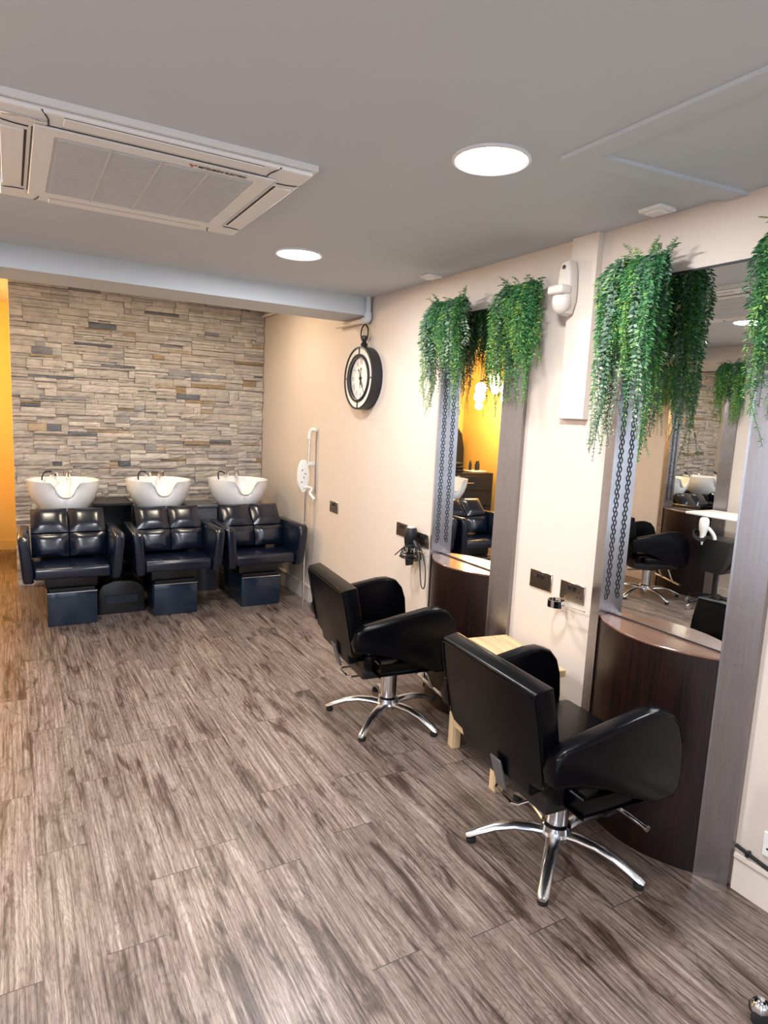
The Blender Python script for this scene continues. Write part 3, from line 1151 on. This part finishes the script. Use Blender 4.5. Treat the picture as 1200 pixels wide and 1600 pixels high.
BR = math.radians(147)
ch = styling_chair('black styling chair nearest the camera, partly in front of the oak table', (-.437, 1.632, 0), math.radians(-4), BR)
dup(ch, (-.465, 2.872, 0), math.radians(-6), 'black styling chair farther away, facing the first mirror')
dup(ch, (-3.16, 4.10, 0), math.radians(204), 'styling chair across the room, seen only as a reflection in the near mirror')


t = thing('caster_stool', 'black stool on casters, only one chrome-hooded caster showing at the bottom right corner', 'stool', (-.26, .575, 0))
obj('seat', lathe(BM(), [(.10, .455), (.165, .46), (.18, .48), (.18, .51), (.165, .53), (.02, .535)], seg=32), M['leather'], t)
obj('gas_column', lathe(BM(), [(.024, .08), (.024, .28), (.014, .28), (.014, .455)], seg=16), M['chrome'], t)
obj('base_hub', lathe(BM(), [(.03, .07), (.045, .08), (.04, .11), (.02, .12)], seg=20), M['chrome'], t)
a0 = math.atan2(.83 - .575, -.455 + .26)
for k in range(5):
    a = a0 + k * 2 * PI / 5
    R = Matrix.Rotation(a, 4, 'Z')
    o = obj('base_arm', xf(tube(BM(), [(.03, 0, .095), (.17, 0, .088), (.30, 0, .075)], [.022, .018, .014], 10, flat=.7), R), M['black'], t)
    b = BM()
    bmesh.ops.create_uvsphere(b, u_segments=20, v_segments=12, radius=.026)
    o2 = obj('caster_hood', xf(xf(b, Matrix.Translation((.318, .004, .048))), R), M['chrome'], o)
    b = BM()
    for dy in (-.022, .022):
        lathe(b, [(.020, -.007), (.024, -.004), (.024, .004), (.020, .007)], (.318, dy, .0245), 20, 'y')
    o2 = obj('caster_wheel', xf(b, R), M['rubber'], o)


# ------------------------------------------------------------ oak side table
def side_table():
    t = thing('side_table', 'low light-oak side table standing between the two styling stations', 'table', (-.235, 2.235, 0), math.radians(-8))
    x0, x1, y0, y1 = -.165, .165, -.255, .235
    obj('table_top', box(BM(), x0, x1, y0, y1, .508, .54, .003, 1), M['oak'], t)
    for x in (x0 + .02, x1 - .065):
        for y in (y0 + .02, y1 - .07):
            obj('leg', box(BM(), x, x + .045, y, y + .05, 0, .508, .002, 1), M['oakleg'], t)
    for x in (x0 + .03, x1 - .05):
        obj('apron', box(BM(), x, x + .02, y0 + .07, y1 - .07, .44, .508), M['oak'], t)
        obj('lower_rail', box(BM(), x, x + .02, y0 + .07, y1 - .07, .115, .225), M['oak'], t)
    for y in (y0 + .035, y1 - .055):
        obj('side_rail', box(BM(), x0 + .065, x1 - .065, y, y + .02, .42, .508), M['oak'], t)
    obj('lower_shelf', box(BM(), x0 + .05, x1 - .05, y0 + .07, y1 - .07, .20, .222), M['oak'], t)


side_table()


# ------------------------------------------------------------ hair-wash units
def wash_unit(label, loc):
    t = thing('wash_chair', label, 'wash chair', loc)
    L = M['leather2']
    # seat (front at -y); origin: floor, y = 5.5
    b = box(BM(), -.25, .25, -.55, -.12, -.04, .04, .02, 3)
    xf(b, Matrix.Translation((0, 0, .415)) @ Matrix.Rotation(math.radians(0), 4, 'X'))
    obj('seat', b, L, t)
    b = tube(BM(), [(0, -.54, .4555), (0, -.16, .4555)], .004, 6)
    tube(b, [(-.23, -.53, .453), (.23, -.53, .453)], .0035, 6)
    obj('seat_piping', b, L, t)
    # backrest: four tufted pads on a slab
    p_low0, p_low1 = Vector((0, -.235, .475)), Vector((0, -.19, .635))
    p_hi1 = Vector((0, -.04, .79))
    for (a, c) in ((p_low0, p_low1), (p_low1, p_hi1)):
        d = (c - a)
        ln = d.length
        ang = math.atan2(d.z, d.y)
        for s in (-1, 1):
            q = BM()
            n = 8
            grid = []
            for j in range(n + 1):
                r_ = []
                for i in range(n + 1):
                    u, v = i / n, j / n
                    puff = (1 - abs(2 * u - 1) ** 4) * (1 - abs(2 * v - 1) ** 4)
                    x = (.004 + u * .246) * s
                    r_.append(q.verts.new((x, v * ln, .022 + puff * .036)))
                grid.append(r_)
            for j in range(n):
                for i in range(n):
                    q.faces.new((grid[j][i], grid[j][i + 1], grid[j + 1][i + 1], grid[j + 1][i]))
            rim = grid[0] + [grid[j][n] for j in range(1, n + 1)] + grid[n][n - 1::-1] + [grid[j][0] for j in range(n - 1, 0, -1)]
            lo = [q.verts.new((v.co.x, v.co.y, -.04)) for v in rim]
            for i in range(len(rim)):
                q.faces.new((rim[i], rim[(i + 1) % len(rim)], lo[(i + 1) % len(rim)], lo[i]))
            q.faces.new(lo)
            bmesh.ops.recalc_face_normals(q, faces=q.faces)
            # local z must point to the front/up
            xf(q, Matrix.Translation(a) @ Matrix.Rotation(ang, 4, 'X'))
            obj('back_pad', q, L, t)
    # arms
    prof = [(-.60, .60), (-.595, .665), (-.565, .690), (-.05, .685), (-.02, .66), (-.02, .42), (-.10, .36), (-.50, .345), (-.555, .36), (-.585, .42)]
    for s in (-1, 1):
        b = prism(BM(), prof, s * .256, s * .326, 'x', .018, 3)
        for v in b.verts:
            v.co.x += s * .016 * (v.co.z - .5) / .2 * (1 if v.co.y < -.3 else .4)
        obj('armrest', b, L, t)
    # base and column
    o = obj('pedestal', box(BM(), -.165, .165, -.43, .25, 0, .25, .008, 2), M['glossblack'], t)
    obj('pedestal_top', box(BM(), -.175, .175, -.38, .2, .27, .385, .012, 2), M['black'], t)
    obj('pedestal_neck', box(BM(), -.15, .15, -.40, .2, .25, .27), M['black'], t)
    obj('trim_strip', box(BM(), -.165, .165, -.434, -.43, .244, .25), M['chrome'], t)
    obj('basin_column', box(BM(), -.20, .20, .0, .42, .25, .76, .03, 2), M['black'], t)
    # basin
    cy, rx, ry = .255, .265, .275
    nseg = 64
    prof_o = [(1.0, 0.0), (.99, -.03), (.955, -.08), (.88, -.14), (.77, -.19), (.66, -.232), (.56, -.255)]
    prof_i = [(.965, .0), (.93, -.03), (.86, -.075), (.74, -.12), (.55, -.155), (.25, -.17), (.06, -.173)]
    b = BM()

    def pt(k, rr, dz):
        a = 2 * PI * k / nseg
        cx, sy = math.cos(a), math.sin(a)
        x = rx * rr * cx
        y = cy + ry * rr * sy
        fr = max(0, -sy)
        g = math.exp(-(cx * rr * rx / .074) ** 4) if sy < 0 else 0
        w = max(0, 1 + dz / .14)            # only near the rim
        z = 1.0 + dz - .115 * g * w * (fr ** .5)
        y += .075 * math.exp(-(cx * rr * rx / .11) ** 2) * (fr ** 2) * max(0, 1 - abs(dz + .03) / .15) * (1 if dz < -.0 else .55)
        return Vector((x, y, z))
    rings = [[b.verts.new(pt(k, r_, dz)) for k in range(nseg)] for r_, dz in reversed(prof_o)]
    rings += [[b.verts.new(pt(k, r_, dz)) for k in range(nseg)] for r_, dz in prof_i]
    for A, B in zip(rings, rings[1:]):
        for k in range(nseg):
            b.faces.new((A[k], A[(k + 1) % nseg], B[(k + 1) % nseg], B[k]))
    b.faces.new(rings[0][::-1])
    b.faces.new(rings[-1])
    bmesh.ops.recalc_face_normals(b, faces=b.faces)
    xf(b, Matrix.Translation((0, 0, -.008)))
    bs = obj('basin', b, M['ceramic'], t)
    obj('drain', lathe(BM(), [(.022, .829), (.022, .832), (.010, .834)], (0, cy, 0), 20), M['chrome'], bs)
    b = BM()
    lathe(b, [(.022, .985), (.022, 1.02), (.012, 1.028)], (.05, cy + .22, 0), 16)
    tube(b, smooth_path([(.05, cy + .22, 1.02), (.05, cy + .19, 1.045), (.04, cy + .12, 1.035), (.035, cy + .08, 1.0)], 5), .010, 10)
    tube(b, [(.055, cy + .22, 1.025), (.075, cy + .19, 1.05)], .005, 8)
    obj('tap', b, M['chrome'], t)
    b = BM()
    tube(b, smooth_path([(-.03, cy + .22, .99), (-.035, cy + .21, 1.03), (-.06, cy + .16, 1.035), (-.085, cy + .10, 1.01)], 5), [.009] * 11 + [.013] * 5, 10)
    sp = obj('shower_spray', b, M['chrome'], t)
    b = tube(BM(), smooth_path([(-.03, cy + .23, .99), (-.07, cy + .25, 1.03), (-.12, cy + .20, 1.035), (-.145, cy + .13, 1.01), (-.15, cy + .09, .98)], 5), .006, 8)
    obj('hose', b, M['rubber'], sp)
    return t


w1 = wash_unit('navy-black hair-wash chair with white basin, leftmost of the three by the stone wall', (-1.845, 5.5, 0))
dup(w1, (-1.115, 5.5, 0), 0, 'navy-black hair-wash chair with white basin, middle of the three')
dup(w1, (-.425, 5.5, 0), 0, 'hair-wash chair with white basin, rightmost of the three, beside the tan wall')

# things between and beside the wash units
t = thing('footstool', 'low black rounded box on the floor between the left and middle wash chairs', 'footstool', (-1.49, 5.40, 0))
obj('body', prism(BM(), [(-.17, 0), (.17, 0), (.17, .13), (.165, .19), (.13, .235), (.06, .258), (-.06, .258), (-.13, .235), (-.165, .19), (-.17, .13)], -.16, .16, 'y', .01, 2), M['black'], t)
obj('front_band', box(BM(), -.12, .12, -.166, -.158, .08, .15, .003, 1), M['glossblack'], t)
t = thing('storage_rack', 'black shelf unit against the stone wall between left and middle basins', 'shelf', (-1.475, 6.0, 0))
for z in (.02, .27, .52, .765):
    obj('shelf', box(BM(), -.145, .145, -.2, .2, z, z + .02, .002, 1), M['black'], t)
for s in (-1, 1):
    obj('side_panel', box(BM(), s * .15 - .006, s * .15 + .006, -.2, .2, 0, .79), M['black'], t)
obj('back_panel', box(BM(), -.145, .145, .19, .2, .02, .77), M['black'], t)
t = thing('laundry_basket', 'dark woven basket with lid between the middle and right basins', 'basket', (-.765, 5.82, 0))
obj('basket_body', prism(BM(), [(-.13, -.15), (.13, -.15), (.13, .15), (-.13, .15)], 0, .745, 'z', .01, 2), M['wicker'], t)
obj('lid', box(BM(), -.138, .138, -.158, .158, .745, .775, .008, 2), M['grey'], t)
t = thing('floor_cables', 'grey tangled cable lying by the wall under the right wash chair', 'cable', (-.06, 4.72, 0))
b = BM()
for k in range(5):
    tube(b, [((.034 + .003 * k) * math.cos(q), (.10 + .008 * k) * math.sin(q), .008 + .009 * k + .004 * math.sin(3 * q + k)) for q in [2 * PI * i / 28 for i in range(28)]], .006, 7, True)
obj('coil', b, M['grey'], t)

# white and chrome appliance in the corner
t = thing('corner_appliance', 'white oval appliance on a chrome pole against the wall beside the right basin', 'appliance', (-.05, 5.02, 0))
b = prism(BM(), [(.05 * math.cos(q), 1.09 + .135 * math.sin(q) + (.0 if math.sin(q) > 0 else .0)) for q in [2 * PI * i / 28 for i in range(28)]], -.02, .02, 'y', .006, 2)
o = obj('oval_head', b, M['whiteplastic'], t)
o.location = (-.05, .0, 0)
b = BM()
for (x, z) in ((-.015, 1.14), (.0, 1.08), (-.018, 1.04), (.012, 1.11)):
    lathe(b, [(.006, -.022), (.006, -.019)], (x - .05, 0, z), 10, 'y')
obj('dots', b, M['grey'], t)
obj('pole', tube(BM(), [(.0, 0, 1.41), (-.012, 0, 1.0)], .0105, 12), M['chrome'], t)
obj('curved_cap', tube(BM(), smooth_path([(.0, 0, 1.40), (.0, 0, 1.44), (.012, -.02, 1.475), (.03, -.06, 1.475)], 5), .016, 12), M['whiteplastic'], t)
obj('cross_handle', tube(BM(), smooth_path([(-.055, -.02, 1.0), (-.012, -.03, 1.0), (.015, -.04, .985), (.0, -.04, .95), (.02, -.09, .905)], 5), .012, 10), M['whiteplastic'], t)
obj('lower_tube', tube(BM(), [(-.018, 0, 1.0), (-.018, 0, .0)], .010, 10), M['chrome'], t)
obj('thin_cord', tube(BM(), smooth_path([(.034, -.06, 1.46), (.036, -.062, 1.2), (.036, -.06, .95)], 6), .003, 6), M['grey'], t)
obj('wall_bracket', box(BM(), -.01, .05, -.012, .012, 1.18, 1.21, .004), M['whiteplastic'], t)


# ------------------------------------------------------------ things on the far side, seen in the mirrors
t = thing('salon_trolley', 'black salon trolley with a white tray top on casters, across the room', 'trolley', (-3.38, 3.53, 0))
obj('tray_top', box(BM(), -.20, .20, -.24, .24, .862, .885, .006, 2), M['whiteplastic'], t)
obj('pole', tube(BM(), [(0, -.17, .1), (0, -.17, .862)], .018, 12), M['black'], t)
b = prism(BM(), [(-.20, .66), (.14, .66), (.10, .52), (.10, .44), (.06, .36), (-.12, .36), (-.17, .5)], -.15, .15, 'x', .01, 2)
obj('drawer_box', b, M['black'], t)
for k in range(5):
    a = k * 2 * PI / 5 + .3
    o = obj('base_arm', tube(BM(), [(0, 0, .12), (.15 * math.cos(a), .15 * math.sin(a), .10), (.25 * math.cos(a), .25 * math.sin(a), .075)], [.022, .018, .014], 10), M['black'], t)
    b = lathe(BM(), [(.026, -.012), (.03, -.008), (.03, .008), (.026, .012)], (.25 * math.cos(a), .25 * math.sin(a), .03), 16, 'y')
    obj('caster', b, M['aluminium'], o)
obj('base_column', tube(BM(), [(0, 0, .1), (0, 0, .37)], .02, 12), M['black'], t)
wh = hairdryer((-3.15, 3.55, .72), 'white hairdryer with a coiled black cord hanging from the trolley', M['whiteplastic'], rz=1.0)
b = BM()
for k in range(5):
    tube(b, [(.03 + .05 * math.cos(q), -.02 + (.06 + .006 * k) * math.sin(q), -.01 + .03 * math.sin(q + .6) - .006 * k) for q in [2 * PI * i / 20 for i in range(20)]], .004, 6, True)
obj('cord', b, M['rubber'], wh)

t = thing('drawer_cabinet', 'black cabinet in the yellow passage left of the wash chairs', 'cabinet', (-3.1, 7.25, 0))
obj('carcass', box(BM(), -.45, .45, -.25, .25, 0, .92, .006, 2), M['black'], t)
for k in range(4):
    d = obj('drawer', box(BM(), -.43, .43, -.268, -.25, .06 + k * .21, .25 + k * .21, .003, 1), M['glossblack'], t)
    obj('handle', tube(BM(), [(-.10, -.285, .16 + k * .21), (.10, -.285, .16 + k * .21)], .006, 8), M['chrome'], d)
t = thing('towel_stack', 'folded dark towels lying on the black cabinet in the passage', 'towels', (-2.95, 7.2, .92))
for k in range(3):
    obj('folded_towel', box(BM(), -.16 + .01 * k, .16 - .008 * k, -.12, .12, .001 + k * .045, .045 + k * .045, .018, 3), M['rubber'], t)
t = thing('product_tray', 'white tray with small dark bottles on the black cabinet', 'tray', (-3.38, 7.2, .92))
obj('tray', box(BM(), -.13, .13, -.10, .10, 0, .02, .006, 2), M['whiteplastic'], t)
for i, (dx, dy) in enumerate(((-.07, .02), (0, -.03), (.06, .03))):
    tag(obj('bottle', lathe(BM(), [(.02, .94), (.021, 1.03), (.012, 1.045), (.010, 1.07)], (-3.38 + dx, 7.2 + dy, 0), 16), M['black']),
        'small dark bottle on the white tray in the yellow passage', 'bottle', 'bottles on the tray in the passage')

t = thing('pendant_light', 'cluster pendant with glowing globe bulbs in the yellow passage', 'pendant light', (-3.3, 6.9, REAR))
obj('ceiling_plate', box(BM(), -.22, .22, -.22, .22, -.035, 0, .006, 2), M['oak'], t)
for p in PEND:
    q = Vector(p) - Vector((-3.3, 6.9, REAR))
    cd = obj('cord', tube(BM(), [(q.x, q.y, -.035), (q.x, q.y, q.z + .07)], .004, 6), M['black'], t)
    b = BM()
    bmesh.ops.create_uvsphere(b, u_segments=20, v_segments=12, radius=.075)
    xf(b, Matrix.Translation((q.x, q.y, q.z + .02)))
    obj('globe', b, M['bulb'], cd)

t = thing('coat', 'dark coat hanging in the far corner of the yellow passage, seen in the first mirror', 'coat', (-3.52, 7.90, 0))
obj('coat_body', prism(BM(), [(-.16, .72), (.16, .72), (.15, 1.2), (.10, 1.42), (.03, 1.50), (-.03, 1.50), (-.10, 1.42), (-.15, 1.2)], -.05, .06, 'y', .03, 3), M['rubber'], t)
obj('hook', tube(BM(), smooth_path([(0, .09, 1.56), (0, .03, 1.56), (0, 0, 1.53), (0, 0, 1.49)], 4), .006, 8), M['chrome'], t)
